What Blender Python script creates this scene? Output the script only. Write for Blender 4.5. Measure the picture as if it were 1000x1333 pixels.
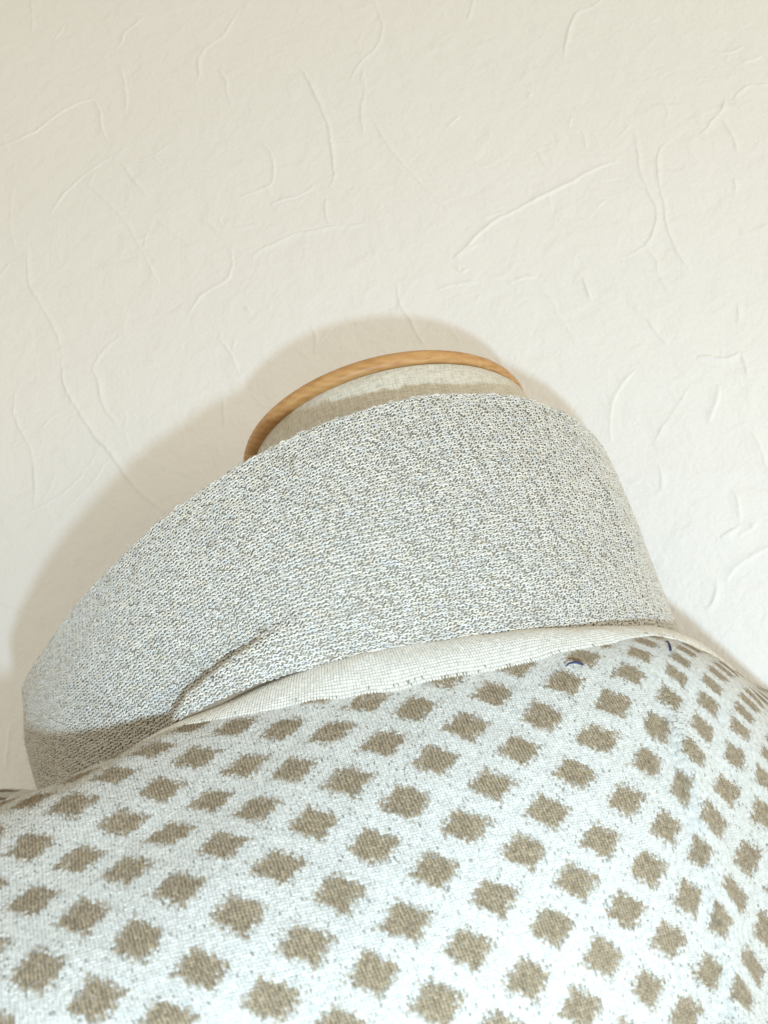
import bpy, math, random
import numpy as np
from mathutils import Matrix, Vector

for o in list(bpy.data.objects): bpy.data.objects.remove(o)
rng = np.random.default_rng(7); random.seed(7)
sc = bpy.context.scene
col = sc.collection

# ------------------------------------------------------------------ camera
F = 1080.0                                    # focal length in pixels of a 1000 x 1333 frame
ZC = 1.20                                     # camera height above the floor; all shapes are worked out relative to the lens
pit, rol = math.radians(25.1), -0.2431
fw = np.array([0, math.cos(pit), math.sin(pit)])
r0 = np.array([1., 0, 0]); u0 = np.array([0, -math.sin(pit), math.cos(pit)])
RI = math.cos(rol)*r0 + math.sin(rol)*u0
UP = math.cos(rol)*u0 - math.sin(rol)*r0
def ray(x, y): return fw + RI*(x-500)/F - UP*(y-666.5)/F
def proj(P):
    d = P@fw; return np.stack([500+F*(P@RI)/d, 666.5-F*(P@UP)/d], -1)
cd = bpy.data.cameras.new('camera'); cam = bpy.data.objects.new('camera', cd); col.objects.link(cam)
cd.sensor_fit = 'VERTICAL'; cd.sensor_height = 24.0; cd.sensor_width = 24.0
cd.lens = 24.0*F/1333; cd.clip_start = 0.005; cd.clip_end = 50
m = Matrix(((RI[0], UP[0], -fw[0], 0), (RI[1], UP[1], -fw[1], 0), (RI[2], UP[2], -fw[2], ZC), (0, 0, 0, 1)))
cam.matrix_world = m
cd.dof.use_dof = True; cd.dof.focus_distance = 0.255; cd.dof.aperture_fstop = 20.0
sc.camera = cam

# ------------------------------------------------------------------ light: a warm dim room and the camera's own flash
w = bpy.data.worlds.new('World'); sc.world = w; w.use_nodes = True
bg = w.node_tree.nodes['Background']; bg.inputs['Color'].default_value = (1.0, 0.92, 0.735, 1); bg.inputs['Strength'].default_value = 0.80
ld = bpy.data.lights.new('camera_flash', 'SPOT'); ld.energy = 3.4; ld.color = (0.62, 0.83, 1.0); ld.shadow_soft_size = 0.0055
ld.spot_size = math.radians(150); ld.spot_blend = 0.6
fl = bpy.data.objects.new('camera_flash', ld); col.objects.link(fl)
fp = RI*0.028 - UP*0.046 - fw*0.034
fl.matrix_world = m.copy(); fl.location = (fp[0], fp[1], fp[2]+ZC)
rd = bpy.data.lights.new('added_side_light', 'AREA'); rd.shape = 'DISK'; rd.size = 0.7; rd.energy = 8.5; rd.color = (1.0, 0.92, 0.76)
rl = bpy.data.objects.new('added_side_light', rd); col.objects.link(rl); rl.location = (1.35, -0.65, ZC-0.28)      # side light added off to the right to bring out the wall creases
rl.rotation_euler = (Vector((0, 0.3, ZC+0.1))-Vector(rl.location)).to_track_quat('-Z', 'Y').to_euler()
sc.view_settings.view_transform = 'Standard'; sc.view_settings.look = 'None'
sc.view_settings.exposure = -0.08; sc.view_settings.gamma = 1
sc.cycles.max_bounces = 6; sc.cycles.diffuse_bounces = 4

# ------------------------------------------------------------------ helpers
def mesh_obj(name, V, Fc, mat, parent=None, smooth=True, colr=None):
    """V (n,3) relative to the lens, Fc (k,4) or (k,3) index array: ONE mesh object"""
    V = np.asarray(V, np.float32).copy()
    if parent is None: V[:, 2] += ZC
    else:
        b = base_of[parent.name]; V = V - np.asarray(b, np.float32)
    Fc = np.asarray(Fc, np.int32); n = Fc.shape[1]
    me = bpy.data.meshes.new(name)
    me.vertices.add(len(V)); me.vertices.foreach_set('co', V.ravel())
    me.loops.add(Fc.size); me.loops.foreach_set('vertex_index', Fc.ravel())
    me.polygons.add(len(Fc)); me.polygons.foreach_set('loop_start', np.arange(0, Fc.size, n, dtype=np.int32))
    me.polygons.foreach_set('use_smooth', np.full(len(Fc), smooth))
    if colr is not None:
        a = me.attributes.new('col', 'FLOAT_COLOR', 'POINT')
        c4 = np.ones((len(V), 4), np.float32); c4[:, :3] = colr; a.data.foreach_set('color', c4.ravel())
    me.update(calc_edges=True); me.validate()
    me.materials.append(mat)
    o = bpy.data.objects.new(name, me); col.objects.link(o)
    if parent is not None:
        o.parent = parent
        base_of[o.name] = base_of[parent.name]
    else: base_of[o.name] = (0, 0, -ZC)
    return o
base_of = {}
def thing(name, base, label, cat):
    e = bpy.data.objects.new(name, None); col.objects.link(e); e.empty_display_size = 0.02
    e.location = (base[0], base[1], base[2]+ZC); e['label'] = label; e['category'] = cat
    base_of[e.name] = base
    return e
def grid_faces(nr, nc, wrap=False):
    i = np.arange(nr-1)[:, None]; j = np.arange(nc if wrap else nc-1)[None, :]
    j2 = (j+1) % nc
    return np.stack([i*nc+j, i*nc+j2, (i+1)*nc+j2, (i+1)*nc+j], -1).reshape(-1, 4)
def smoothstep(x): x = np.clip(x, 0, 1); return x*x*(3-2*x)
def hashf(a, b, s=0):
    h = np.sin(a*127.1+b*311.7+s*74.7)*43758.5453; return h-np.floor(h)
def vnoise(x, y, s=0):
    xi, yi = np.floor(x), np.floor(y); fx, fy = smoothstep(x-xi), smoothstep(y-yi)
    return (hashf(xi, yi, s)*(1-fx)+hashf(xi+1, yi, s)*fx)*(1-fy)+(hashf(xi, yi+1, s)*(1-fx)+hashf(xi+1, yi+1, s)*fx)*fy
class TPS:
    def __init__(s, X, Y, lam):
        s.X = np.asarray(X, float); n = len(X)
        lam = np.broadcast_to(lam, (n,))
        K = s.k(s.X, s.X)+np.diag(lam); Pm = np.c_[np.ones(n), s.X]
        A = np.block([[K, Pm], [Pm.T, np.zeros((3, 3))]])
        s.w = np.linalg.solve(A, np.r_[np.asarray(Y, float).reshape(n, -1), np.zeros((3, np.asarray(Y).reshape(n, -1).shape[1]))])
    def k(s, A, B):
        d = ((A[:, None]-B[None])**2).sum(-1); return 0.5*d*np.log(d+1e-12)
    def __call__(s, A):
        A = np.asarray(A, float); out = []
        for c in range(0, len(A), 40000):
            a = A[c:c+40000]; out.append(s.k(a, s.X)@s.w[:-3]+np.c_[np.ones(len(a)), a]@s.w[-3:])
        return np.concatenate(out)

# ------------------------------------------------------------------ materials
def new_mat(name):
    mt = bpy.data.materials.new(name); mt.use_nodes = True
    nt = mt.node_tree; return mt, nt, nt.nodes['Principled BSDF']
def N(nt, t, **kw):
    n = nt.nodes.new(t)
    for k, v in kw.items():
        if k in n.inputs: n.inputs[k].default_value = v
        else: setattr(n, k, v)
    return n
def mat_wall():
    mt, nt, bs = new_mat('embossed_wallpaper'); L = nt.links.new
    bs.inputs['Roughness'].default_value = 0.75
    tc = N(nt, 'ShaderNodeTexCoord')
    n1 = N(nt, 'ShaderNodeTexNoise', Scale=9.0, Detail=4.0); L(tc.outputs['Object'], n1.inputs['Vector'])
    mx = N(nt, 'ShaderNodeMix', data_type='RGBA'); L(n1.outputs['Fac'], mx.inputs['Factor'])
    mx.inputs['A'].default_value = (0.785, 0.785, 0.785, 1); mx.inputs['B'].default_value = (0.815, 0.82, 0.825, 1)
    L(mx.outputs['Result'], bs.inputs['Base Color'])
    a = N(nt, 'ShaderNodeTexNoise', Scale=420.0, Detail=5.0, Roughness=0.6); L(tc.outputs['Object'], a.inputs['Vector'])
    b = N(nt, 'ShaderNodeTexNoise', Scale=70.0, Detail=3.0, Distortion=0.6); L(tc.outputs['Object'], b.inputs['Vector'])
    ad = N(nt, 'ShaderNodeMath', operation='MULTIPLY_ADD'); L(b.outputs['Fac'], ad.inputs[0]); ad.inputs[1].default_value = 3.0
    L(a.outputs['Fac'], ad.inputs[2])
    bp = N(nt, 'ShaderNodeBump', Strength=0.75, Distance=0.0006); L(ad.outputs[0], bp.inputs['Height'])
    L(bp.outputs[0], bs.inputs['Normal'])
    return mt
def mat_yarn(name, rough=0.95, var=0.25, scale=900.0):
    mt, nt, bs = new_mat(name); L = nt.links.new
    bs.inputs['Roughness'].default_value = rough; bs.inputs['Specular IOR Level'].default_value = 0.15
    bs.inputs['Sheen Weight'].default_value = 0.12; bs.inputs['Sheen Roughness'].default_value = 0.5
    at = N(nt, 'ShaderNodeAttribute', attribute_name='col')
    tc = N(nt, 'ShaderNodeTexCoord')
    n1 = N(nt, 'ShaderNodeTexNoise', Scale=scale, Detail=3.0); L(tc.outputs['Object'], n1.inputs['Vector'])
    mr = N(nt, 'ShaderNodeMapRange'); L(n1.outputs['Fac'], mr.inputs['Value'])
    mr.inputs['From Min'].default_value = 0.3; mr.inputs['From Max'].default_value = 0.7
    mr.inputs['To Min'].default_value = 1-var; mr.inputs['To Max'].default_value = 1+var*0.4
    mx = N(nt, 'ShaderNodeVectorMath', operation='SCALE'); L(at.outputs['Color'], mx.inputs[0]); L(mr.outputs[0], mx.inputs['Scale'])
    L(mx.outputs[0], bs.inputs['Base Color'])
    return mt
def mat_wood():
    mt, nt, bs = new_mat('varnished_wood'); L = nt.links.new
    bs.inputs['Roughness'].default_value = 0.5
    tc = N(nt, 'ShaderNodeTexCoord'); mp = N(nt, 'ShaderNodeMapping'); L(tc.outputs['Object'], mp.inputs['Vector'])
    mp.inputs['Scale'].default_value = (30, 110, 220); mp.inputs['Rotation'].default_value = (0, 0.35, 0.5)
    n1 = N(nt, 'ShaderNodeTexNoise', Scale=2.2, Detail=5.0, Distortion=1.6); L(mp.outputs[0], n1.inputs['Vector'])
    wv = N(nt, 'ShaderNodeTexWave', Scale=1.6, Distortion=5.0, Detail=4.0); L(mp.outputs[0], wv.inputs['Vector'])
    mm = N(nt, 'ShaderNodeMath', operation='MULTIPLY_ADD'); L(wv.outputs['Fac'], mm.inputs[0]); mm.inputs[1].default_value = 0.16; L(n1.outputs['Fac'], mm.inputs[2])
    cr = N(nt, 'ShaderNodeValToRGB'); L(mm.outputs[0], cr.inputs['Fac'])
    cr.color_ramp.elements[0].position = 0.35; cr.color_ramp.elements[0].color = (0.39, 0.19, 0.06, 1)
    cr.color_ramp.elements[1].position = 0.85; cr.color_ramp.elements[1].color = (0.56, 0.325, 0.13, 1)
    L(cr.outputs[0], bs.inputs['Base Color'])
    return mt
def mat_linen():
    mt, nt, bs = new_mat('linen'); L = nt.links.new
    bs.inputs['Roughness'].default_value = 0.9; bs.inputs['Specular IOR Level'].default_value = 0.1
    uv = N(nt, 'ShaderNodeTexCoord')
    s = []
    for sc_, mv in ((1.0, (3000, 3000, 260)), (1.0, (300, 300, 3200))):
        mp = N(nt, 'ShaderNodeMapping'); L(uv.outputs['Object'], mp.inputs['Vector']); mp.inputs['Scale'].default_value = mv
        n1 = N(nt, 'ShaderNodeTexNoise', Scale=sc_, Detail=2.0); L(mp.outputs[0], n1.inputs['Vector']); s.append(n1)
    ad = N(nt, 'ShaderNodeMath', operation='ADD'); L(s[0].outputs['Fac'], ad.inputs[0]); L(s[1].outputs['Fac'], ad.inputs[1])
    cr = N(nt, 'ShaderNodeValToRGB'); L(ad.outputs[0], cr.inputs['Fac'])
    mh = N(nt, 'ShaderNodeMath', operation='MULTIPLY'); L(ad.outputs[0], mh.inputs[0]); mh.inputs[1].default_value = 0.5
    L(mh.outputs[0], cr.inputs['Fac'])
    cr.color_ramp.elements[0].position = 0.36; cr.color_ramp.elements[0].color = (0.44, 0.40, 0.32, 1)
    cr.color_ramp.elements[1].position = 0.58; cr.color_ramp.elements[1].color = (0.65, 0.62, 0.54, 1)
    L(cr.outputs[0], bs.inputs['Base Color'])
    bp = N(nt, 'ShaderNodeBump', Strength=0.4, Distance=0.0003); L(ad.outputs[0], bp.inputs['Height']); L(bp.outputs[0], bs.inputs['Normal'])
    return mt
def mat_plain(name, c, rough=0.6):
    mt, nt, bs = new_mat(name); bs.inputs['Base Color'].default_value = (*c, 1); bs.inputs['Roughness'].default_value = rough
    return mt
M_wall = mat_wall(); M_wood = mat_wood(); M_linen = mat_linen()
M_knit = mat_yarn('white_taupe_knit_yarn', var=0.18); M_marl = mat_yarn('marled_grey_yarn', var=0.22, scale=1500.0)
M_thread = mat_plain('navy_thread', (0.012, 0.02, 0.07), 0.6)

# ------------------------------------------------------------------ wall with its embossed creases
YW, KW = 0.337, 0.10                          # the wall stands a little askew to the camera, nearer on the right
WT = np.array([1.0, -KW, 0])/math.hypot(1, KW); WN = np.array([-KW, -1.0, 0])/math.hypot(1, KW)     # along it, and out of it
def wall_pt(s, z, out=0.0): return np.array([0, YW, 0])+np.asarray(s)[..., None]*WT+np.asarray(z)[..., None]*np.array([0, 0, 1.0])+np.asarray(out)[..., None]*WN
def wall_y(x): return YW-KW*x
Vw = wall_pt(np.array([-2.0, 2.0, 2.0, -2.0]), np.array([-ZC, -ZC, 1.4, 1.4]))
wall = mesh_obj('wall', Vw, [(0, 1, 2, 3)], M_wall, smooth=False); wall['kind'] = 'structure'
CR = [  # (strength, traced line on the wall)
(1.5,[(-20,200),(0,193),(22,184),(48,172),(70,154),(88,142),(107,134),(125,128)]),(.8,[(40,-8),(42,22),(42,44)]),(.7,[(85,33),(78,45),(70,53)]),
(.9,[(190,20),(178,32),(163,42),(160,55),(150,65)]),(.8,[(157,85),(163,105),(166,130),(164,150)]),(.8,[(122,125),(132,148),(133,168),(143,188)]),
(.7,[(157,210),(172,232),(192,255)]),(1,[(147,203),(128,216),(108,230),(85,252),(65,280)]),(.5,[(107,230),(125,250),(150,272),(168,295),(185,330)]),
(1,[(312,12),(300,32),(290,48),(268,62),(258,78),(260,98),(252,112)]),(.7,[(285,90),(295,108),(295,120),(302,140)]),(.6,[(198,200),(207,210),(215,220)]),
(.6,[(207,285),(230,305),(248,320),(268,325)]),(.5,[(200,288),(190,305),(188,325)]),(.6,[(258,285),(272,290),(285,305)]),(.5,[(20,240),(15,270),(15,300),(22,330)]),
(.6,[(215,8),(190,16),(165,22)]),(1.2,[(393,90),(404,110),(418,140),(428,165),(431,190),(434,215),(436,232),(428,245)]),(.7,[(434,183),(445,181),(460,182)]),
(.8,[(485,-6),(490,10),(498,30),(496,50),(488,65),(472,78),(460,95),(455,110)]),(.6,[(475,100),(474,120),(470,140),(470,160),(474,178)]),
(.6,[(479,145),(490,165),(505,190),(525,215),(545,235),(565,255),(585,275)]),(1.2,[(352,268),(370,260),(390,256),(405,248),(412,238)]),
(1.2,[(326,340),(332,330),(342,324),(360,316),(385,304),(410,301),(428,296),(445,294),(462,294),(478,290)]),(.8,[(424,258),(423,275),(426,288),(430,294)]),
(1,[(340,185),(352,195),(357,210),(358,225),(356,240),(340,248),(322,255),(310,259)]),(.8,[(583,167),(592,158),(600,150)]),(.8,[(618,-6),(612,15),(608,28)]),
(.6,[(350,72),(353,80)]),(.6,[(360,85),(372,93),(390,92)]),(1.4,[(595,340),(610,320),(630,300),(650,285),(668,277),(690,265),(720,250),(745,238),(765,225),(790,215),(808,208)]),
(1,[(590,338),(600,328),(612,322),(622,318)]),(.6,[(625,285),(640,280),(660,274)]),(1,[(788,-4),(770,10),(755,14),(748,20),(740,40),(736,60),(733,75)]),
(.6,[(845,30),(852,25),(860,20)]),(1,[(928,68),(945,71),(960,67),(968,60)]),(1,[(965,82),(980,80),(992,73)]),(1,[(1015,110),(1000,110),(985,110),(970,113),(960,122),(955,130)]),
(.9,[(944,128),(940,145),(928,155),(920,168),(910,178)]),(1,[(688,127),(694,120)]),(1,[(825,170),(830,195),(832,220),(842,245),(854,270),(855,290),(848,310),(838,322),(820,332),(805,336)]),
(1,[(870,182),(858,195),(855,215),(858,240),(865,270),(868,295),(878,320),(888,338),(898,352)]),(.6,[(805,178),(815,170),(820,160)]),(.6,[(755,168),(760,175),(763,195)]),
(.6,[(745,150),(743,160),(741,168)]),(.7,[(940,155),(945,165),(955,180),(960,200)]),(.6,[(955,230),(958,242),(956,255)]),(.6,[(790,260),(775,272)]),
(.9,[(36,322),(36,350),(38,372),(50,392),(64,415),(76,440),(80,460)]),(1.4,[(80,465),(82,500),(92,520),(110,548),(125,570),(145,590),(165,622),(185,645),(215,668)]),
(.8,[(28,495),(18,515),(17,540),(26,560),(38,580),(44,605),(46,640),(44,662)]),(.9,[(160,435),(142,448),(128,465),(120,482),(128,495),(130,515),(138,535),(152,552)]),
(.8,[(126,590),(118,605),(105,622),(85,642),(65,655),(45,665),(30,668)]),(1.1,[(302,320),(304,345),(298,365),(280,375),(265,382),(252,400),(246,412)]),
(.6,[(186,325),(195,345),(208,370)]),(.9,[(284,438),(296,452),(306,468),(312,485)]),(.8,[(308,440),(303,455)]),(.9,[(290,518),(291,540),(292,558)]),(.8,[(320,398),(328,410)]),
(.6,[(-6,368),(0,360),(12,342),(28,335)]),(.9,[(517,365),(518,385),(522,402),(534,415),(540,432),(552,447)]),(.9,[(570,378),(585,372),(600,370),(625,368)]),
(.7,[(405,425),(412,440),(410,460)]),(.7,[(438,423),(425,435),(415,450)]),(.8,[(592,345),(600,358),(610,350)]),(.9,[(662,370),(680,362),(700,362)]),(.8,[(758,360),(763,375),(768,392)]),
(1,[(830,480),(815,495),(803,512),(797,530),(795,550),(796,575)]),(1,[(965,457),(955,465),(940,468),(925,466),(908,463)]),(.7,[(965,457),(970,475),(973,492)]),
(.9,[(936,500),(934,520),(930,535),(922,550)]),(.6,[(960,395),(962,408),(959,420)]),(.6,[(842,415),(855,435),(870,452)]),(.9,[(978,560),(990,580),(998,605),(1004,630)]),
(.6,[(900,500),(880,530),(860,560),(850,580)]),(1,[(963,683),(955,690),(945,695),(937,700)]),(.7,[(958,640),(963,660),(963,680)]),(1,[(1012,708),(1000,713),(985,722),(965,733),(952,745),(946,758)]),
(.8,[(962,700),(975,690),(988,680)]),(.8,[(933,755),(934,770),(928,785),(918,795)]),(.6,[(858,605),(863,622),(860,640)]),(.6,[(818,630),(830,632),(838,625)]),
(.8,[(28,795),(45,803),(60,815)]),(.7,[(-8,832),(0,835),(15,842),(35,850)]),(.7,[(14,940),(10,965),(8,1000)]),(.7,[(-5,780),(0,783),(20,792),(35,800)]),
]
def on_wall(p):
    d = ray(*p); q = d*(YW/(d[1]+KW*d[0])); return np.array([(q-np.array([0, YW, 0]))@WT, q[2]])
def smooth_line(P, step):
    P = np.asarray(P, float)
    seg = np.r_[0, np.cumsum(np.linalg.norm(np.diff(P, axis=0), axis=1))]
    n = max(4, int(seg[-1]/step)); s = np.linspace(0, seg[-1], n)
    Q = np.stack([np.interp(s, seg, P[:, k]) for k in range(P.shape[1])], 1)
    for _ in range(6):
        Q[1:-1] = 0.25*Q[:-2]+0.5*Q[1:-1]+0.25*Q[2:]
    return Q
def crease(k, strength, P):
    Q = smooth_line(P, 0.0011); n = len(Q)
    Q += np.stack([vnoise(np.arange(n)*0.45, np.full(n, k*3.1), 1)-0.5, vnoise(np.arange(n)*0.45, np.full(n, k*3.1), 2)-0.5], 1)*0.0007
    T = np.gradient(Q, axis=0); T /= np.linalg.norm(T, axis=1)[:, None]+1e-9
    Nn = np.stack([-T[:, 1], T[:, 0]], 1)
    if hashf(k*1.7, 2.3) > 0.5: Nn = -Nn
    s = np.linspace(0, 1, n)
    env = np.sqrt(np.clip(np.minimum(s, 1-s)*4, 0, 1))*(0.45+0.8*vnoise(s*5+k, np.full(n, k*0.7), 3))
    hgt = 0.00075*strength*env; wid = (0.7+0.5*env)*(0.85+0.3*strength)
    off = np.array([-1.3, -0.95, -0.65, -0.35, -0.1, 0.15, 0.45, 0.8, 1.3, 2.0, 2.9])*1e-3
    prf = np.array([0, .03, .16, .5, .88, 1., .88, .6, .28, .07, 0])
    A = Q[None, :, 0]+off[:, None]*wid*Nn[None, :, 0]; B = Q[None, :, 1]+off[:, None]*wid*Nn[None, :, 1]
    V = wall_pt(A, B, 0.00002+prf[:, None]*hgt[None])
    return mesh_obj('crease', V.reshape(-1, 3), grid_faces(len(off), n), M_wall, wall)
for k, (st, L_) in enumerate(CR):
    crease(k, st, np.array([on_wall(p) for p in L_]))

for k in range(190):                          # fainter, shorter creases all over the paper
    c = np.array([rng.uniform(-0.40, 0.55), rng.uniform(-0.15, 0.80)]); th = rng.uniform(0, 2*math.pi); P_ = [c]
    for q in range(rng.integers(3, 8)):
        th += rng.normal(0, 0.45); P_.append(P_[-1]+0.0065*np.array([math.cos(th), math.sin(th)]))
    crease(200+k, rng.uniform(0.18, 0.5), np.array(P_))

# ------------------------------------------------------------------ dress form: neck, wooden cap, padded torso
NX, NY = 0.0075, 0.2805
form = thing('dress_form', (NX, NY, -0.12), 'linen covered dress form with a round wooden neck cap standing before the wall', 'dress form')
def lathe(prof, n=96, tilt=(0, 0), c=(NX, NY, 0), pivot=0):
    a = np.linspace(0, 2*np.pi, n, endpoint=False); V = []
    for r, z in prof:
        x, y = r*np.sin(a), -r*np.cos(a); zz = z-pivot
        V.append(np.stack([c[0]+x+zz*tilt[0], c[1]+y+zz*tilt[1], c[2]+pivot+zz-x*tilt[0]-y*tilt[1]], -1))
    return np.concatenate(V), grid_faces(len(prof), n, True)
zc = 0.1556
capp = [(0.0, zc+0.0006), (0.050, zc+0.0006), (0.0541, zc+0.0006), (0.0549, zc+0.0010), (0.0556, zc+0.0023), (0.0556, zc+0.0038), (0.0550, zc+0.0052), (0.0535, zc+0.0065), (0.049, zc+0.0081), (0.042, zc+0.0090), (0.03, zc+0.0097), (0.015, zc+0.0101), (0.0, zc+0.0102)]
V, Fc = lathe(capp, tilt=(-0.015, 0.0), pivot=zc); mesh_obj('neck_cap', V, Fc, M_wood, form)
neckp = [(0.0536, zc+0.0003), (0.0543, zc-0.0006), (0.0546, zc-0.004), (0.0548, zc-0.03), (0.0555, zc-0.06), (0.058, zc-0.09), (0.064, zc-0.105)]
V, Fc = lathe(neckp, n=128, c=(NX+0.0021, NY, 0)); mesh_obj('neck', V, Fc, M_linen, form)
tp = []
nt_ = 64; aa = np.linspace(0, 2*np.pi, nt_, endpoint=False)
for a_, b_, z_, cy in ((0.058, 0.058, 0.052, NY), (0.075, 0.062, 0.040, NY), (0.095, 0.068, 0.020, NY+0.002), (0.108, 0.074, -0.01, NY), (0.115, 0.078, -0.06, NY), (0.11, 0.076, -0.12, NY), (0.0, 0.0, -0.12, NY)):
    tp.append(np.stack([-0.012+a_*np.sin(aa), cy-np.where(np.cos(aa) > 0, b_, b_*0.55)*np.cos(aa), np.full(nt_, z_)], -1))
mesh_obj('torso', np.concatenate(tp), grid_faces(len(tp), nt_, True), M_linen, form)

# ------------------------------------------------------------------ sweater: surface of the body from the knitted diamonds
LAT = [(-6, 0, 39, 1105), (-6, 1, 95, 1051), (-5, -1, 41, 1172), (-5, 0, 104, 1121), (-5, 1, 163, 1075), (-5, 2, 212, 1030), (-5, 3, 255, 985), (-4, -2, 49,
1262), (-4, -1, 107, 1195), (-4, 0, 165, 1136), (-4, 1, 223, 1087), (-4, 2, 274, 1041), (-4, 3, 320, 996), (-4, 4, 369, 950), (-3, -2, 122, 1301),
(-3, -1, 182, 1226), (-3, 0, 236, 1163), (-3, 1, 291, 1105), (-3, 2, 333, 1054), (-3, 3, 384, 1005), (-3, 4, 432, 957), (-3, 5, 480, 916), (-2, -2,
218, 1326), (-2, -1, 262, 1265), (-2, 0, 311, 1194), (-2, 1, 364, 1129), (-2, 2, 410, 1073), (-2, 3, 454, 1020), (-2, 4, 500, 971), (-2, 5, 542, 926),
(-1, -1, 354, 1301), (-1, 0, 400, 1231), (-1, 1, 442, 1163), (-1, 2, 486, 1102), (-1, 3, 529, 1047), (-1, 4, 568, 996), (-1, 5, 609, 950), (-1, 6,
643, 904), (0, 0, 485, 1267), (0, 1, 527, 1199), (0, 2, 568, 1134), (0, 3, 607, 1078), (0, 4, 641, 1025), (0, 5, 677, 980), (0, 6, 706, 934), (0, 7,
735, 888), (1, 0, 568, 1307), (1, 1, 612, 1234), (1, 2, 644, 1170), (1, 3, 684, 1112), (1, 4, 714, 1060), (1, 5, 750, 1008), (1, 6, 779, 963), (1, 7,
799, 915), (1, 8, 820, 874), (2, 1, 689, 1276), (2, 2, 720, 1208), (2, 3, 750, 1151), (2, 4, 782, 1097), (2, 5, 815, 1044), (2, 6, 845, 991), (2, 7,
857, 946), (2, 8, 874, 910), (2, 9, 881, 876), (3, 1, 755, 1315), (3, 2, 786, 1248), (3, 3, 816, 1189), (3, 4, 844, 1134), (3, 5, 867, 1076), (3, 6,
888, 1027), (3, 7, 905, 993), (3, 8, 915, 951), (3, 9, 922, 917), (3, 10, 927, 890), (4, 2, 844, 1291), (4, 3, 871, 1228), (4, 4, 898, 1172), (4, 5,
912, 1116), (4, 6, 930, 1087), (4, 7, 946, 1032), (4, 8, 957, 986), (4, 9, 964, 949), (5, 2, 893, 1323), (5, 3, 925, 1272), (5, 4, 940, 1214), (5, 5,
959, 1179), (5, 6, 973, 1119), (5, 7, 995, 1063), (5, 8, 995, 1015), (6, 4, 981, 1275), (6, 5, 995, 1211)]
LAT = np.array(LAT, float)
ISO = [-1.78973, -0.13817, 0.03, -0.00858, 0.06751, 0.11352, -0.02373, 0.09812, -0.00852, 0.07058]
def lat3d(xy):
    x = (xy[:, 0]-500)/500; y = (xy[:, 1]-1100)/250
    Bm = np.stack([x**a*y**b for a in range(4) for b in range(4-a)], 1)
    Y = np.exp(Bm@np.array(ISO)); d = np.array([ray(*p) for p in xy])
    return d*(Y/d[:, 1])[:, None]
P3 = lat3d(LAT[:, 2:])
UVp = np.stack([(LAT[:, 0]+LAT[:, 1])/2, (LAT[:, 0]-LAT[:, 1])/2], 1)
PER, KAP, NC = math.exp(-4.04635), 0.88, 26          # pattern width 17.5 mm = 26 stitches
# neckline ellipse in plan and its height
CX, CY, AE, BE = -0.0225, 0.285, 0.1075, 0.085
BB = 0.046                                     # the back lies flat along the wall
def ell(phi, a=AE, b=BE, cx=CX, cy=CY): return np.stack([cx+a*np.sin(phi), cy-np.where(np.cos(phi) > 0, b, BB)*np.cos(phi)], -1)
def ray_ell(p, a, b, cx, cy):
    d = ray(*p); mx, kz = d[0]/d[1], d[2]/d[1]
    A = mx*mx/a**2+1/b**2; B = -2*(mx*cx/a**2+cy/b**2); C = cx*cx/a**2+cy*cy/b**2-1
    D = max(B*B-4*A*C, 0); y = (-B-math.sqrt(D))/(2*A)
    return math.atan2((mx*y-cx)/a, -(y-cy)/b), kz*y
bpix = [(300,912),(340,893),(450,858),(560,838),(650,825),(760,815),(850,820)]
bz = sorted(ray_ell(p, AE, BE, CX, CY) for p in bpix)
bphi = np.r_[-math.pi, -2.2, -1.6, -1.05, -0.62, [b[0] for b in bz], 1.5, 2.2, math.pi]
bzz = np.r_[0.056, 0.060, 0.060, 0.050, 0.0475, [b[1] for b in bz], 0.053, 0.052, 0.056]
def cubic_periodic(xk, yk):
    xs = np.linspace(-math.pi, math.pi, 721); ys = np.interp(xs, xk, yk)[:-1]
    for _ in range(60): ys = 0.25*np.roll(ys, 1)+0.5*ys+0.25*np.roll(ys, -1)
    ys = np.r_[ys, ys[0]]
    return lambda p: np.interp((p+math.pi) % (2*math.pi)-math.pi, xs, ys)
zbase = cubic_periodic(bphi, bzz)
S45 = math.sqrt(0.5)
def to_tn(P): return np.stack([P[..., 0], -S45*(P[..., 1]+P[..., 2]), S45*(P[..., 2]-P[..., 1])], -1)
def from_tn(Q): return np.stack([Q[..., 0], S45*(-Q[..., 1]-Q[..., 2]), S45*(Q[..., 2]-Q[..., 1])], -1)
ph = np.linspace(-math.pi, math.pi, 40, endpoint=False)
bl = np.c_[ell(ph), zbase(ph)]
extra = np.array([
 (-0.098,0.184,0.0392),(-0.081,0.190,0.0428),(-0.065,0.1925,0.0472),(-0.115,0.176,0.034),          # ridge over the left of the chest
 (-0.118,0.215,0.0405),(-0.095,0.205,0.0425),(-0.135,0.225,0.0435),(-0.150,0.215,0.038),            # dip behind it
 (-0.148,0.280,0.0655),(-0.175,0.28,0.063),(-0.21,0.28,0.050),(-0.17,0.33,0.06),(-0.20,0.22,0.030),(-0.19,0.15,-0.02),(-0.16,0.12,-0.03),
 (0.1115,0.3145,0.0490),(0.1200,0.3128,0.0395),(0.138,0.306,0.010),(0.15,0.302,-0.02),(0.098,0.268,0.0370),
 (-0.02,0.345,0.052),(0.06,0.33,0.050),(-0.11,0.345,0.055),
 (-0.02,0.137,-0.05),(-0.08,0.108,-0.04),(0.035,0.178,-0.06),(0.06,0.20,-0.06),(0.09,0.235,-0.03)])
ctl = np.concatenate([P3, bl, extra]); ct = to_tn(ctl)
lam = np.r_[np.full(len(P3), 2e-5), np.full(len(bl), 2e-6), np.full(len(extra), 6e-6)]
Hs = TPS(ct[:, :2], ct[:, 2], lam)
UVs = TPS(to_tn(P3)[:, :2], UVp, 4e-6)
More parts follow.
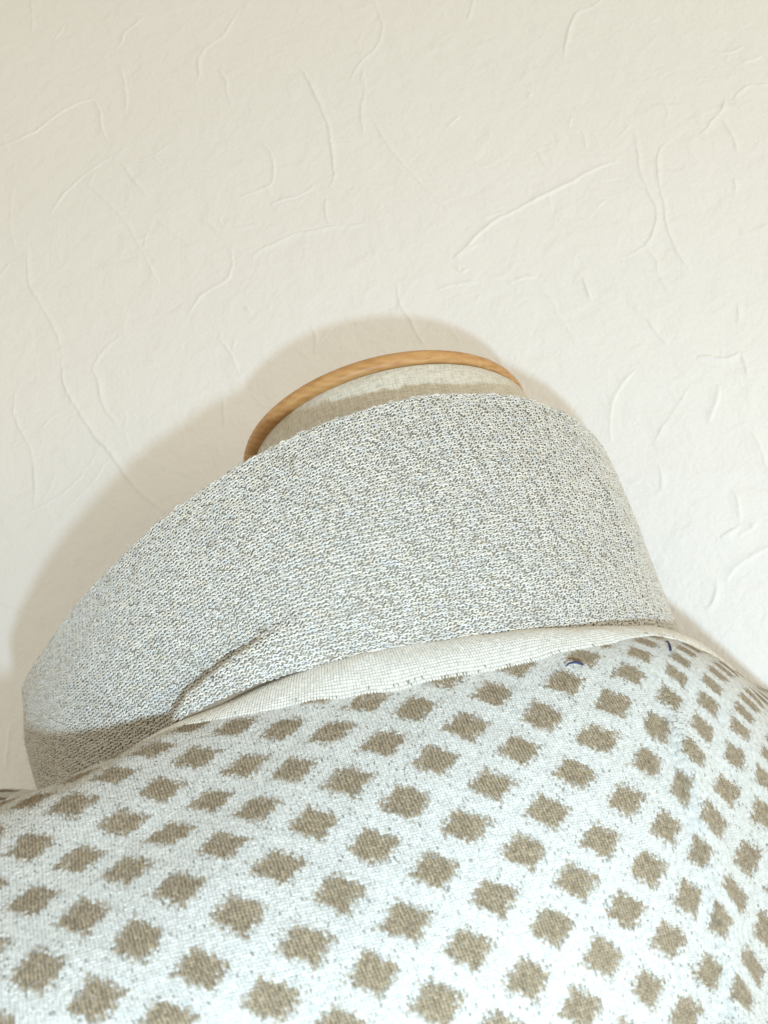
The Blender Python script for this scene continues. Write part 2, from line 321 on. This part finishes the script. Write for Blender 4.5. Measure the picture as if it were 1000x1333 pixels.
# the long soft fold running down the right of the chest
def ray_sheet(p, H):
    d = ray(*p)/ray(*p)[1]; ys = np.linspace(0.09, 0.36, 400)
    Q = to_tn(d[None]*ys[:, None]); g = Q[:, 2]-H(Q[:, :2])[:, 0]
    k = np.where((g[:-1] > 0) & (g[1:] <= 0))[0]
    if len(k) == 0: return None
    k = k[0]; t = g[k]/(g[k]-g[k+1]); return d*(ys[k]*(1-t)+ys[k+1]*t)
foldp = [(868,880),(878,925),(897,985),(912,1045),(925,1100),(938,1165),(950,1225),(962,1290),(972,1350),(985,1420)]
fold3 = np.array([q for q in (ray_sheet(p, Hs) for p in foldp) if q is not None])
fold2 = smooth_line(to_tn(fold3)[:, :2], 0.0015)
def fold_disp(XT):
    out = np.zeros(len(XT))
    near = np.where((XT[:, 0] > 0.0))[0]
    if len(near) == 0: return out
    A = XT[near]; d = np.sqrt(((A[:, None]-fold2[None])**2).sum(-1)); k = d.argmin(1); dm = d.min(1)
    T = np.gradient(fold2, axis=0)[k]; v = A-fold2[k]; side = np.sign(T[:, 0]*v[:, 1]-T[:, 1]*v[:, 0])   # which side of the fold
    x = dm*side
    s = k/len(fold2); env = smoothstep(np.minimum(s*3, 1))*np.where((k == 0) | (k == len(fold2)-1), 0.0, 1)
    prof = np.where(x < 0, np.exp(-(x/0.0045)**2), np.exp(-(x/0.0032)**2))
    out[near] = 0.0042*prof*env
    return out
def sheet(XT):
    """points on the sweater body for plan coordinates (X, t)"""
    return from_tn(np.c_[XT, Hfull(XT)])
def Hfull(XT):
    return Hs(XT)[:, 0]+fold_disp(XT)+0.0019*(vnoise(XT[:, 0]*42+3, XT[:, 1]*34, 5)-0.5)+0.0005*(vnoise(XT[:, 0]*150, XT[:, 1]*150, 6)-0.5)
def inside(P, k): return ((P[:, 0]-CX)/(AE*k))**2+((P[:, 1]-CY)/(np.where(P[:, 1] < CY, BE, BB)*k))**2 < 1
WHITE = np.array([0.565, 0.558, 0.522]); TAUPE = np.array([0.158, 0.114, 0.064]); TAUPE2 = np.array([0.335, 0.265, 0.17]); GREY = np.array([0.25, 0.235, 0.20])
def diamond(U, V):
    i, j = U+V, U-V; d, e = i-np.round(i), j-np.round(j)
    return ((np.abs((d+e)/2)/0.285)**1.06+(np.abs((d-e)/2)/0.265)**1.06)**(1/1.06)

sweater = thing('knit_sweater', (-0.02, 0.25, -0.12), 'white fine knit sweater with taupe diamonds and a wide marled grey collar', 'sweater')
gx = np.arange(-0.215, 0.150, 0.0016); gt = np.arange(-0.300, -0.045, 0.0016)
XT = np.stack(np.meshgrid(gx, gt), -1).reshape(-1, 2)
PS = sheet(XT); nS = len(gx)
Fc = grid_faces(len(gt), nS); cen = PS[Fc].mean(1)
Fc = Fc[~inside(cen, 0.955) & (cen[:, 1] < wall_y(cen[:, 0])-0.0015)]
uvS = UVs(XT); dm = diamond(uvS[:, 0], uvS[:, 1])
okp = (to_tn(PS)[:, 1] > -0.262)
cS = np.where(((dm < 0.95) & okp)[:, None], TAUPE, WHITE*0.97)
used, invm = np.unique(Fc, return_inverse=True)
# the cloth sits just under its stitches
dn = np.array([0, S45, -S45])*0.00006
body = mesh_obj('body', PS[used]+dn, invm.reshape(Fc.shape), M_knit, sweater, colr=cS[used])

# ---- one stitch = two plump half-tubes forming a V, in cell units (x across, y up, z out)
def tube_template(path, rad, nside=4):
    path = np.asarray(path, float); n = len(path)
    T = np.gradient(path, axis=0); T /= np.linalg.norm(T, axis=1)[:, None]
    Z = np.array([0, 0, 1.0]); Bn = np.cross(T, Z); Bn /= np.linalg.norm(Bn, axis=1)[:, None]; Nn = np.cross(Bn, T)
    a = np.radians(np.linspace(-20, 200, nside)); V = []
    for i in range(n):
        V.append(path[i]+rad[i]*(np.cos(a)[:, None]*Bn[i]+np.sin(a)[:, None]*Nn[i]))
    return np.concatenate(V), grid_faces(n, nside)
def combine(parts):
    V, Fs, ids, o = [], [], [], 0
    for k, (v, f) in enumerate(parts):
        V.append(v); Fs.append(f+o); o += len(v); ids += [k]*len(v)
    return np.concatenate(V), np.concatenate(Fs), np.array(ids)
def leg(s):
    q = np.linspace(0, 1, 5)
    return tube_template(np.stack([s*(0.10+0.27*q), -0.12+1.28*q, 0.02+0.20*np.sin(np.pi*q)], 1), np.array([0.13, 0.225, 0.25, 0.225, 0.13]))
TV, TF, TI = combine([leg(-1), leg(1)])
def stamp(C, EU, EV, EN, cols, TV, TF, TI, jit=0.06, zs=1.0):
    """copy a stitch template into every cell frame; cols (n, legs, 3)"""
    n, k = len(C), len(TV)
    s = 1+jit*rng.standard_normal((n, 1, 1)); ja = jit*rng.standard_normal((n, 1))
    x = TV[None, :, 0]*s[..., 0]+ja*TV[None, :, 1]+jit*0.8*rng.standard_normal((n, 1)); y = TV[None, :, 1]+jit*0.8*rng.standard_normal((n, 1))
    z = TV[None, :, 2]*s[..., 0]*zs+jit*0.6*rng.standard_normal((n, 1))
    V = C[:, None]+x[..., None]*EU[:, None]+y[..., None]*EV[:, None]+z[..., None]*EN[:, None]
    Fa = (TF[None]+(np.arange(n)*k)[:, None, None]).reshape(-1, 4)
    return V.reshape(-1, 3), Fa, cols[:, TI].reshape(-1, 3)
# cells: invert (X,t) -> (U,V) for every stitch of the body
cw, ch = 1/NC, 1/NC
Uc = np.arange(-4.6, 8.2, cw); Vc = np.arange(-5.6, 4.2, ch)
UU, VV = np.meshgrid(Uc, Vc); G = np.stack([UU, VV], -1).reshape(-1, 2)
G[:, 1] += 0
# coarse inverse table, then Newton steps
tabXT = XT[::3]; tabUV = uvS[::3]
inv = TPS(UVp, to_tn(P3)[:, :2], 1e-6)
x = inv(G)
keep = (x[:, 1] > -0.30) & (x[:, 0] > -0.22) & (x[:, 0] < 0.15) & (x[:, 1] < -0.03); G, x = G[keep], x[keep]
pp = proj(sheet(x)); keep = (pp[:, 0] > -150) & (pp[:, 0] < 1150) & (pp[:, 1] < 1470) & (pp[:, 1] > 720); G, x = G[keep], x[keep]
def jac(x):
    e = 1e-4; f0 = UVs(x); fx = (UVs(x+[e, 0])-f0)/e; ft = (UVs(x+[0, e])-f0)/e
    return f0, np.stack([fx, ft], -1)
for _ in range(3):
    f0, J = jac(x); det = J[:, 0, 0]*J[:, 1, 1]-J[:, 0, 1]*J[:, 1, 0]; det = np.where(np.abs(det) < 1e2, 1e2*np.sign(det+1e-9), det)
    r = G-f0; dx = np.stack([J[:, 1, 1]*r[:, 0]-J[:, 0, 1]*r[:, 1], -J[:, 1, 0]*r[:, 0]+J[:, 0, 0]*r[:, 1]], 1)/det[:, None]
    x = x+np.clip(dx, -0.004, 0.004)
f0, J = jac(x)
ok = (np.abs(G-f0).max(1) < 0.02) & (x[:, 1] > -0.29) & (x[:, 0] > -0.21) & (x[:, 0] < 0.145)
G, x, J = G[ok], x[ok], J[ok]
C = sheet(x); pp = proj(C)
ok = (pp[:, 0] > -70) & (pp[:, 0] < 1070) & (pp[:, 1] < 1390) & (pp[:, 1] > 800) & ~inside(C, 1.075)
G, x, J, C = G[ok], x[ok], J[ok], C[ok]
Ji = np.linalg.inv(J)
e = 3e-4
def dir3(dv):
    d = np.einsum('nij,j->ni', Ji, np.array(dv)); a = sheet(x+d*0.5); b = sheet(x-d*0.5); return a-b
EU = dir3([cw, 0]); EV = -dir3([0, ch])
EN = np.cross(EU, EV); EN /= np.linalg.norm(EN, axis=1)[:, None]+1e-12
cell = 0.5*(np.linalg.norm(EU, axis=1)+np.linalg.norm(EV, axis=1))
sane = (np.linalg.norm(EU, axis=1) < 0.0013) & (np.linalg.norm(EV, axis=1) < 0.0013) & (np.linalg.norm(EU, axis=1) > 0.0002)
face = np.einsum('ni,ni->n', EN, -C)/np.linalg.norm(C, axis=1) > -0.25      # stitches on the far side of a ridge need no detail
ok = sane & face
G, C, EU, EV, EN, cell = [q[ok] for q in (G, C, EU, EV, EN, cell)]
fz_b = (C.copy(), EN.copy())
iu, iv = np.round(G[:, 0]*NC), np.round(G[:, 1]*NC)
dmn = diamond(G[:, 0], G[:, 1])+0.16*(hashf(iu, np.floor(iv/13+0.5*hashf(iu, 0, 4)), 1)-0.5)+0.42*(hashf(iu, iv, 2)-0.5)
isd = dmn < 1.0
n = len(C); mix = np.clip(np.array([0.82, 0.25])[None, :, None]+0.28*rng.standard_normal((n, 2, 1)), 0, 1.25)
cd_ = TAUPE*(1-mix)+TAUPE2*mix
cw_ = WHITE*(0.93+0.1*rng.random((n, 2, 1)))
edge = 0.95*smoothstep((1.20-dmn)/0.40)
near = np.clip((1.75-dmn)/0.75, 0, 1)
speck = (rng.random((n, 2)) < (0.012+0.10*near[:, None]**1.5))[..., None]
cw_ = np.where(speck, GREY*(0.75+0.7*rng.random((n, 2, 1))), cw_)
cols = cd_*edge[:, None, None]+cw_*(1-edge[:, None, None])
V, Fa, cc = stamp(C, EU, EV, EN*cell[:, None], cols, TV, TF, TI, 0.07, 0.85)
st = mesh_obj('yarn_stitches', V, Fa, M_knit, body, colr=cc); st['kind'] = 'stuff'
print('body stitches', n, 'tris', len(Fa)*2)

# ------------------------------------------------------------------ white neckband along the neckline
def sheet_z(xy):
    """height of the body surface above plan points"""
    lo = np.full(len(xy), -0.06); hi = np.full(len(xy), 0.09)
    for _ in range(15):
        mid = (lo+hi)/2; Q = to_tn(np.c_[xy, mid]); g = Q[:, 2]-Hfull(Q[:, :2])
        lo = np.where(g < 0, mid, lo); hi = np.where(g < 0, hi, mid)
    return (lo+hi)/2
def loop_normal(phi, a=AE, b=BE):
    v = np.stack([np.sin(phi)/a, -np.cos(phi)/np.where(np.cos(phi) > 0, b, BB)], -1); return v/np.linalg.norm(v, axis=1)[:, None]
# equal-arc table along the neckline
pt = np.linspace(-math.pi, math.pi, 2001); pl = ell(pt); arc = np.r_[0, np.cumsum(np.linalg.norm(np.diff(pl, axis=0), axis=1))]
def phi_at(s): return np.interp(s, arc, pt)
BWm = 0.0104
def bwid(phi): return BWm+0.0010*smoothstep(phi/0.9)*(phi < 2)
nph, nw = 300, 14
phg = phi_at(np.linspace(0, arc[-1], nph, endpoint=False)); wg = np.linspace(-0.25, 1.12, nw)
def band(phi, ww):
    xy = ell(phi)+loop_normal(phi)*(ww*bwid(phi))[:, None]
    z = sheet_z(xy)
    lift = 0.0005*np.clip(np.sin(np.clip(ww, 0, 1)*np.pi), 0, 1)**0.7+0.00025*np.clip(1-ww, -2, 1)+0.00002
    nrm = np.c_[loop_normal(phi)*0.7, np.full(len(phi), 0.7)]
    return np.c_[xy, z]+nrm*lift[:, None]
WW, PH = np.meshgrid(wg, phg, indexing='ij')
VB = band(PH.ravel(), WW.ravel())
nb = mesh_obj('neckband', VB, grid_faces(nw, nph, True), M_knit, sweater, colr=np.tile(WHITE*1.2, (len(VB), 1)))
cs = 0.00068; ss = np.arange(0, arc[-1], cs); ps = phi_at(ss); selp = ps[(ps > -1.15) & (ps < 1.75)]
rows = np.arange(0.5, BWm/0.00066)*0.00066/BWm
RR, PP = np.meshgrid(rows, selp, indexing='ij'); RR, PP = RR.ravel(), PP.ravel()
def fd(phi, ww):
    dphi = 2e-3; a = (band(phi+dphi, ww)-band(phi-dphi, ww)); a *= (cs/np.linalg.norm(a, axis=1))[:, None]
    b = band(phi, ww-0.03)-band(phi, ww+0.03); b *= (0.00066/np.linalg.norm(b, axis=1))[:, None]
    nn = np.cross(a, b); nn /= np.linalg.norm(nn, axis=1)[:, None]; return a, b, nn
C = band(PP, RR); EU, EV, EN = fd(PP, RR); n = len(C)
cols = WHITE*(1.34+0.08*rng.random((n, 2, 1)))
eye = (RR > rows[-2]-1e-6)[:, None] & (rng.random((n, 2)) < 0.05)
cols = np.where(eye[..., None], GREY*1.15, cols)
RV = TV*np.array([0.9, 1.35, 1.0])
V, Fa, cc = stamp(C, EU, EV, EN*cs, cols, RV, TF, TI, 0.04, 0.9)
o = mesh_obj('rib_stitches', V, Fa, M_knit, nb, colr=cc); o['kind'] = 'stuff'
print('band', n, len(Fa)*2)

# ------------------------------------------------------------------ collar
RCX, RCY, RA, RB = -0.0250, 0.285, 0.1100, 0.0835
rpix = [(44,870),(60,850),(80,820),(130,760),(190,700),(260,645),(330,598),(390,568),(450,545),(540,522),(600,515),(678,518),(740,543),(780,575),(805,605)]
rz = sorted(ray_ell(p, RA, RB, RCX, RCY) for p in rpix)
print('rim', [(round(a, 2), round(b, 4)) for a, b in rz])
rphi = np.r_[-math.pi, -2.0, -1.48, [b[0] for b in rz], 1.35, 2.0, math.pi]
rzz = np.r_[0.095, 0.074, 0.083, [b[1] for b in rz], 0.098, 0.090, 0.100]
zrim = cubic_periodic(rphi, rzz)
# folds pressed into the collar: (phi, h) of a line, found where the photograph shows them
HC = 1.0
def collar_raw(phi, h):
    b = np.c_[ell(phi), zbase(phi)]; r = np.c_[ell(phi, RA, RB, RCX, RCY), zrim(phi)]
    t = np.clip(h, 0, 1)[:, None]
    p = b*(1-t)+r*t
    nn = np.c_[loop_normal(phi), np.zeros(len(phi))]
    bulge = 0.0030*np.sin(np.pi*t[:, 0])**1.0*np.clip(np.cos(phi), 0, 1)
    p += nn*(bulge-0.0004)[:, None]
    return p, nn
def img_to_collar(p):
    a, b, cx, cy = (AE+RA)/2+0.0015, (BE+RB)/2+0.0015, (CX+RCX)/2, CY
    f, z = ray_ell(p, a, b, cx, cy); fa = np.array([f]); return f, float((z-zbase(fa)[0])/(zrim(fa)[0]-zbase(fa)[0]))
foldA = np.array([img_to_collar(p) for p in [(203,975),(214,948),(226,924),(238,905),(265,885),(300,858),(330,838),(358,818),(380,802),(402,786),(425,772)]])
foldB = np.array([img_to_collar(p) for p in [(765,590),(782,637),(800,675),(822,716),(835,760)]])
fa_ = smooth_line(np.c_[foldA[:, 0]*0.1, foldA[:, 1]*0.066], 0.001); fb_ = smooth_line(np.c_[foldB[:, 0]*0.1, foldB[:, 1]*0.066], 0.001)
def line_field(phi, h, ln):
    A = np.c_[phi*0.1, h*0.066]; d = np.sqrt(((A[:, None]-ln[None])**2).sum(-1)); k = d.argmin(1)
    T = np.gradient(ln, axis=0)[k]; v = A-ln[k]; sd = np.sign(T[:, 0]*v[:, 1]-T[:, 1]*v[:, 0]); s = k/(len(ln)-1)
    return d.min(1)*sd, s
def collar(phi, h):
    phi = np.asarray(phi, float); h = np.asarray(h, float)
    p, nn = collar_raw(phi, h)
    # the rolled edge: over the top and down inside
    over = np.clip(h-1, 0, None)*0.066; rr = 0.0016
    ang = np.clip(over/rr, 0, math.pi); down = np.clip(over-rr*math.pi, 0, None)
    p = p-nn*(rr*(1-np.cos(ang)))[:, None]; p[:, 2] += rr*np.sin(ang)-down
    # soft unevenness of a hand-warm knit, and the folds
    am = np.clip(h, 0, 1)*np.clip(1.15-np.clip(h, 0, 1), 0, 1)*2.2+0.25*np.clip(h, 0, 1)
    und = 0.0022*(vnoise(phi*3.1+5, h*2.0, 8)-0.5)+0.0010*(vnoise(phi*9+1, h*5, 9)-0.5)
    x1, s1 = line_field(phi, h, fa_); e1 = smoothstep(np.minimum(np.minimum(s1*5+0.8, 1), (1-s1)*1.9))
    f1 = np.where(x1 < 0, 0.0110*np.exp(x1/0.015)*(1-np.exp(x1/0.0036)), -0.0036*np.exp(-x1/0.009)*(1-np.exp(-x1/0.0036)))*e1
    x2, s2 = line_field(phi, h, fb_); e2 = smoothstep(np.minimum(np.minimum(s2*3, 1), (1-s2)*3))
    f2 = 0.0016*np.exp(-(x2/0.0035)**2)*e2
    p = p+nn*(und*am+f1+f2)[:, None]
    return p
hg = np.r_[np.linspace(-0.06, 1, 74), 1+np.linspace(0.008, 0.20, 12)]
nph = 420; phg = phi_at(np.linspace(0, arc[-1], nph, endpoint=False))
HH, PH = np.meshgrid(hg, phg, indexing='ij')
VC = collar(PH.ravel(), HH.ravel())
inn = np.c_[loop_normal(PH.ravel()), np.zeros(VC.shape[0])]*0.0004
MD = np.array([0.33, 0.295, 0.24]); ML = np.array([0.665, 0.65, 0.605])
cvc = np.tile(MD*1.0, (len(VC), 1))
collar_o = mesh_obj('collar', VC-inn, grid_faces(len(hg), nph, True), M_marl, sweater, colr=cvc)
collar_o['label'] = 'wide marled grey collar standing away from the neck'
# purl loops: an arch and a bowl per stitch, interlocked row by row
def arch(cx, cy, wdt, hgt, up, z0, z1, rad, n=6):
    q = np.linspace(0, np.pi, n)
    return tube_template(np.stack([cx-np.cos(q)*wdt, cy+up*np.sin(q)*hgt, z0+z1*np.sin(q)], 1), rad*np.array([.75, .95, 1.05, 1.05, .95, .75]))
CV, CF, CI = combine([arch(0, 0.10, 0.40, 0.42, 1, 0.02, 0.24, 0.182), arch(0.5, 0.02, 0.36, 0.40, -1, 0.0, 0.20, 0.172)])
cw2, ch2 = 0.00162, 0.00116
ss = np.arange(0, arc[-1], cw2); ps = phi_at(ss); ps = ps[(ps > -1.95) & (ps < 1.75)]
hr = np.arange(0.2, 1.0/(ch2/0.066)+4.2)*(ch2/0.066)
RR, PP = np.meshgrid(np.arange(len(hr)), ps, indexing='ij'); RR = RR.ravel(); PP = PP.ravel()
PP = PP+0.5*(RR % 2)*cw2/0.1*0.0
h_ = hr[RR]+0.10*(vnoise(PP*30, RR*0.3, 11)-0.5)*ch2/0.066
C = collar(PP, h_)
a = collar(PP+4e-3, h_)-collar(PP-4e-3, h_); a *= (cw2/np.linalg.norm(a, axis=1))[:, None]
b = collar(PP, h_+0.008)-collar(PP, h_-0.008); b *= (ch2/np.linalg.norm(b, axis=1))[:, None]*1.0
EN = np.cross(a, b); EN /= np.linalg.norm(EN, axis=1)[:, None]
n = len(C)
mixm = np.clip(rng.normal(0.88, 0.19, (n, 2, 1)), 0, 1)
tint = 1+0.05*rng.standard_normal((n, 1, 1))*np.array([0.4, 0.1, -0.5])
cols = np.clip((MD*(1-mixm)+ML*mixm)*tint, 0.02, 1)
V, Fa, cc = stamp(C, a, b, EN*0.00118, cols, CV, CF, CI, 0.13)
fz_c = (C.copy(), EN.copy())
# bound-off edge: bigger uneven loops riding on the rim
pe = phi_at(np.arange(0, arc[-1], 0.0021)); pe = pe[(pe > -1.40) & (pe < 1.75)]; pe = pe+0.006*rng.standard_normal(len(pe)); he = np.full(len(pe), 1.012)+0.012*rng.standard_normal(len(pe))
Ce = collar(pe, he); ae = collar(pe+4e-3, he)-collar(pe-4e-3, he); ae *= (0.0020/np.linalg.norm(ae, axis=1))[:, None]
be = collar(pe, he+0.008)-collar(pe, he-0.008); be *= (0.0014/np.linalg.norm(be, axis=1))[:, None]
ne = np.cross(ae, be); ne /= np.linalg.norm(ne, axis=1)[:, None]
mx_ = np.clip(rng.normal(0.72, 0.3, (len(pe), 2, 1)), 0, 1)
V2, F2, c2 = stamp(Ce, ae, be, ne*0.0015, MD*(1-mx_)+ML*mx_, CV, CF, CI, 0.16)
V, Fa, cc = np.concatenate([V, V2]), np.concatenate([Fa, F2+len(V)]), np.concatenate([cc, c2])
o = mesh_obj('yarn_loops', V, Fa, M_marl, collar_o, colr=cc); o['kind'] = 'stuff'
print('collar', n, len(Fa)*2)

# ------------------------------------------------------------------ loose fibres standing off the yarn
def fuzz(P0, Nrm, ln, wd, colr, name, parent, mat):
    n = len(P0); d = Nrm*0.55+0.8*rng.standard_normal((n, 3)); d /= np.linalg.norm(d, axis=1)[:, None]
    d = np.where(((d*Nrm).sum(1) < 0.05)[:, None], d-1.6*(d*Nrm).sum(1)[:, None]*Nrm, d)
    bend = rng.standard_normal((n, 3))*0.5; L_ = (ln*(0.4+0.9*rng.random(n)))[:, None]
    side = np.cross(d, rng.standard_normal((n, 3))); side /= np.linalg.norm(side, axis=1)[:, None]
    V = []
    for q, wq in ((0, 1.0), (0.35, 1.0), (0.7, 0.8), (1.0, 0.25)):
        c = P0+(d*q+bend*q*q*0.6)*L_
        V += [c-side*wd*wq*0.5, c+side*wd*wq*0.5]
    V = np.stack(V, 1).reshape(-1, 3)
    f = np.array([(0, 1, 3, 2), (2, 3, 5, 4), (4, 5, 7, 6)])
    o = mesh_obj(name, V, (f[None]+(np.arange(n)*8)[:, None, None]).reshape(-1, 4), mat, parent, colr=np.repeat(colr, 8, axis=0)); o['kind'] = 'stuff'
k = rng.integers(0, len(fz_b[0]), 5000)
fuzz(fz_b[0][k]+fz_b[1][k]*0.0002, fz_b[1][k], 0.0013, 0.000028, np.tile(WHITE, (5000, 1)), 'loose_fibres', body, M_knit)
k = rng.integers(0, len(fz_c[0]), 5000); k2 = rng.integers(0, len(Ce), 1500)
fuzz(np.concatenate([fz_c[0][k]+fz_c[1][k]*0.0003, Ce[k2]]), np.concatenate([fz_c[1][k], ne[k2]]), 0.0019, 0.00004, np.tile(ML, (6500, 1)), 'loose_fibres', collar_o, M_marl)

# ------------------------------------------------------------------ two loose navy thread ends caught in the knit
def thread_end(name, pix, lift, rad):
    pts = []
    for k, p in enumerate(pix):
        q = ray_sheet(p, Hs); s = k/(len(pix)-1)
        pts.append(q+np.array([0, -0.7, 0.7])*(0.0013+lift*math.sin(math.pi*min(1, s*1.0))))
    P = smooth_line(np.array(pts), 0.0002); n = len(P); T = np.gradient(P, axis=0); T /= np.linalg.norm(T, axis=1)[:, None]
    B = np.cross(T, np.array([0, -0.7, 0.7])); B /= np.linalg.norm(B, axis=1)[:, None]; D = np.cross(B, T)
    aa = np.linspace(0, 2*np.pi, 8, endpoint=False); s = np.linspace(0, 1, n)
    r = rad*(0.45+0.55*np.clip(s*1.6, 0, 1)); r[0] = r[-1] = 1e-5
    V = P[:, None]+r[:, None, None]*(np.cos(aa)[None, :, None]*B[:, None]+np.sin(aa)[None, :, None]*D[:, None])
    return mesh_obj(name, V.reshape(-1, 3), grid_faces(n, 8, True), M_thread, sweater)
t1 = thread_end('thread_end', [(737,874),(742,871),(750,870),(757,871),(761,872)], 0.0005, 0.00034); t1['label'] = 'navy thread end lying flat beside a diamond'
t2 = thread_end('thread_end', [(867,840),(871,843),(873,848),(874,853)], 0.0005, 0.00034); t2['label'] = 'navy thread end standing up on the neckband'
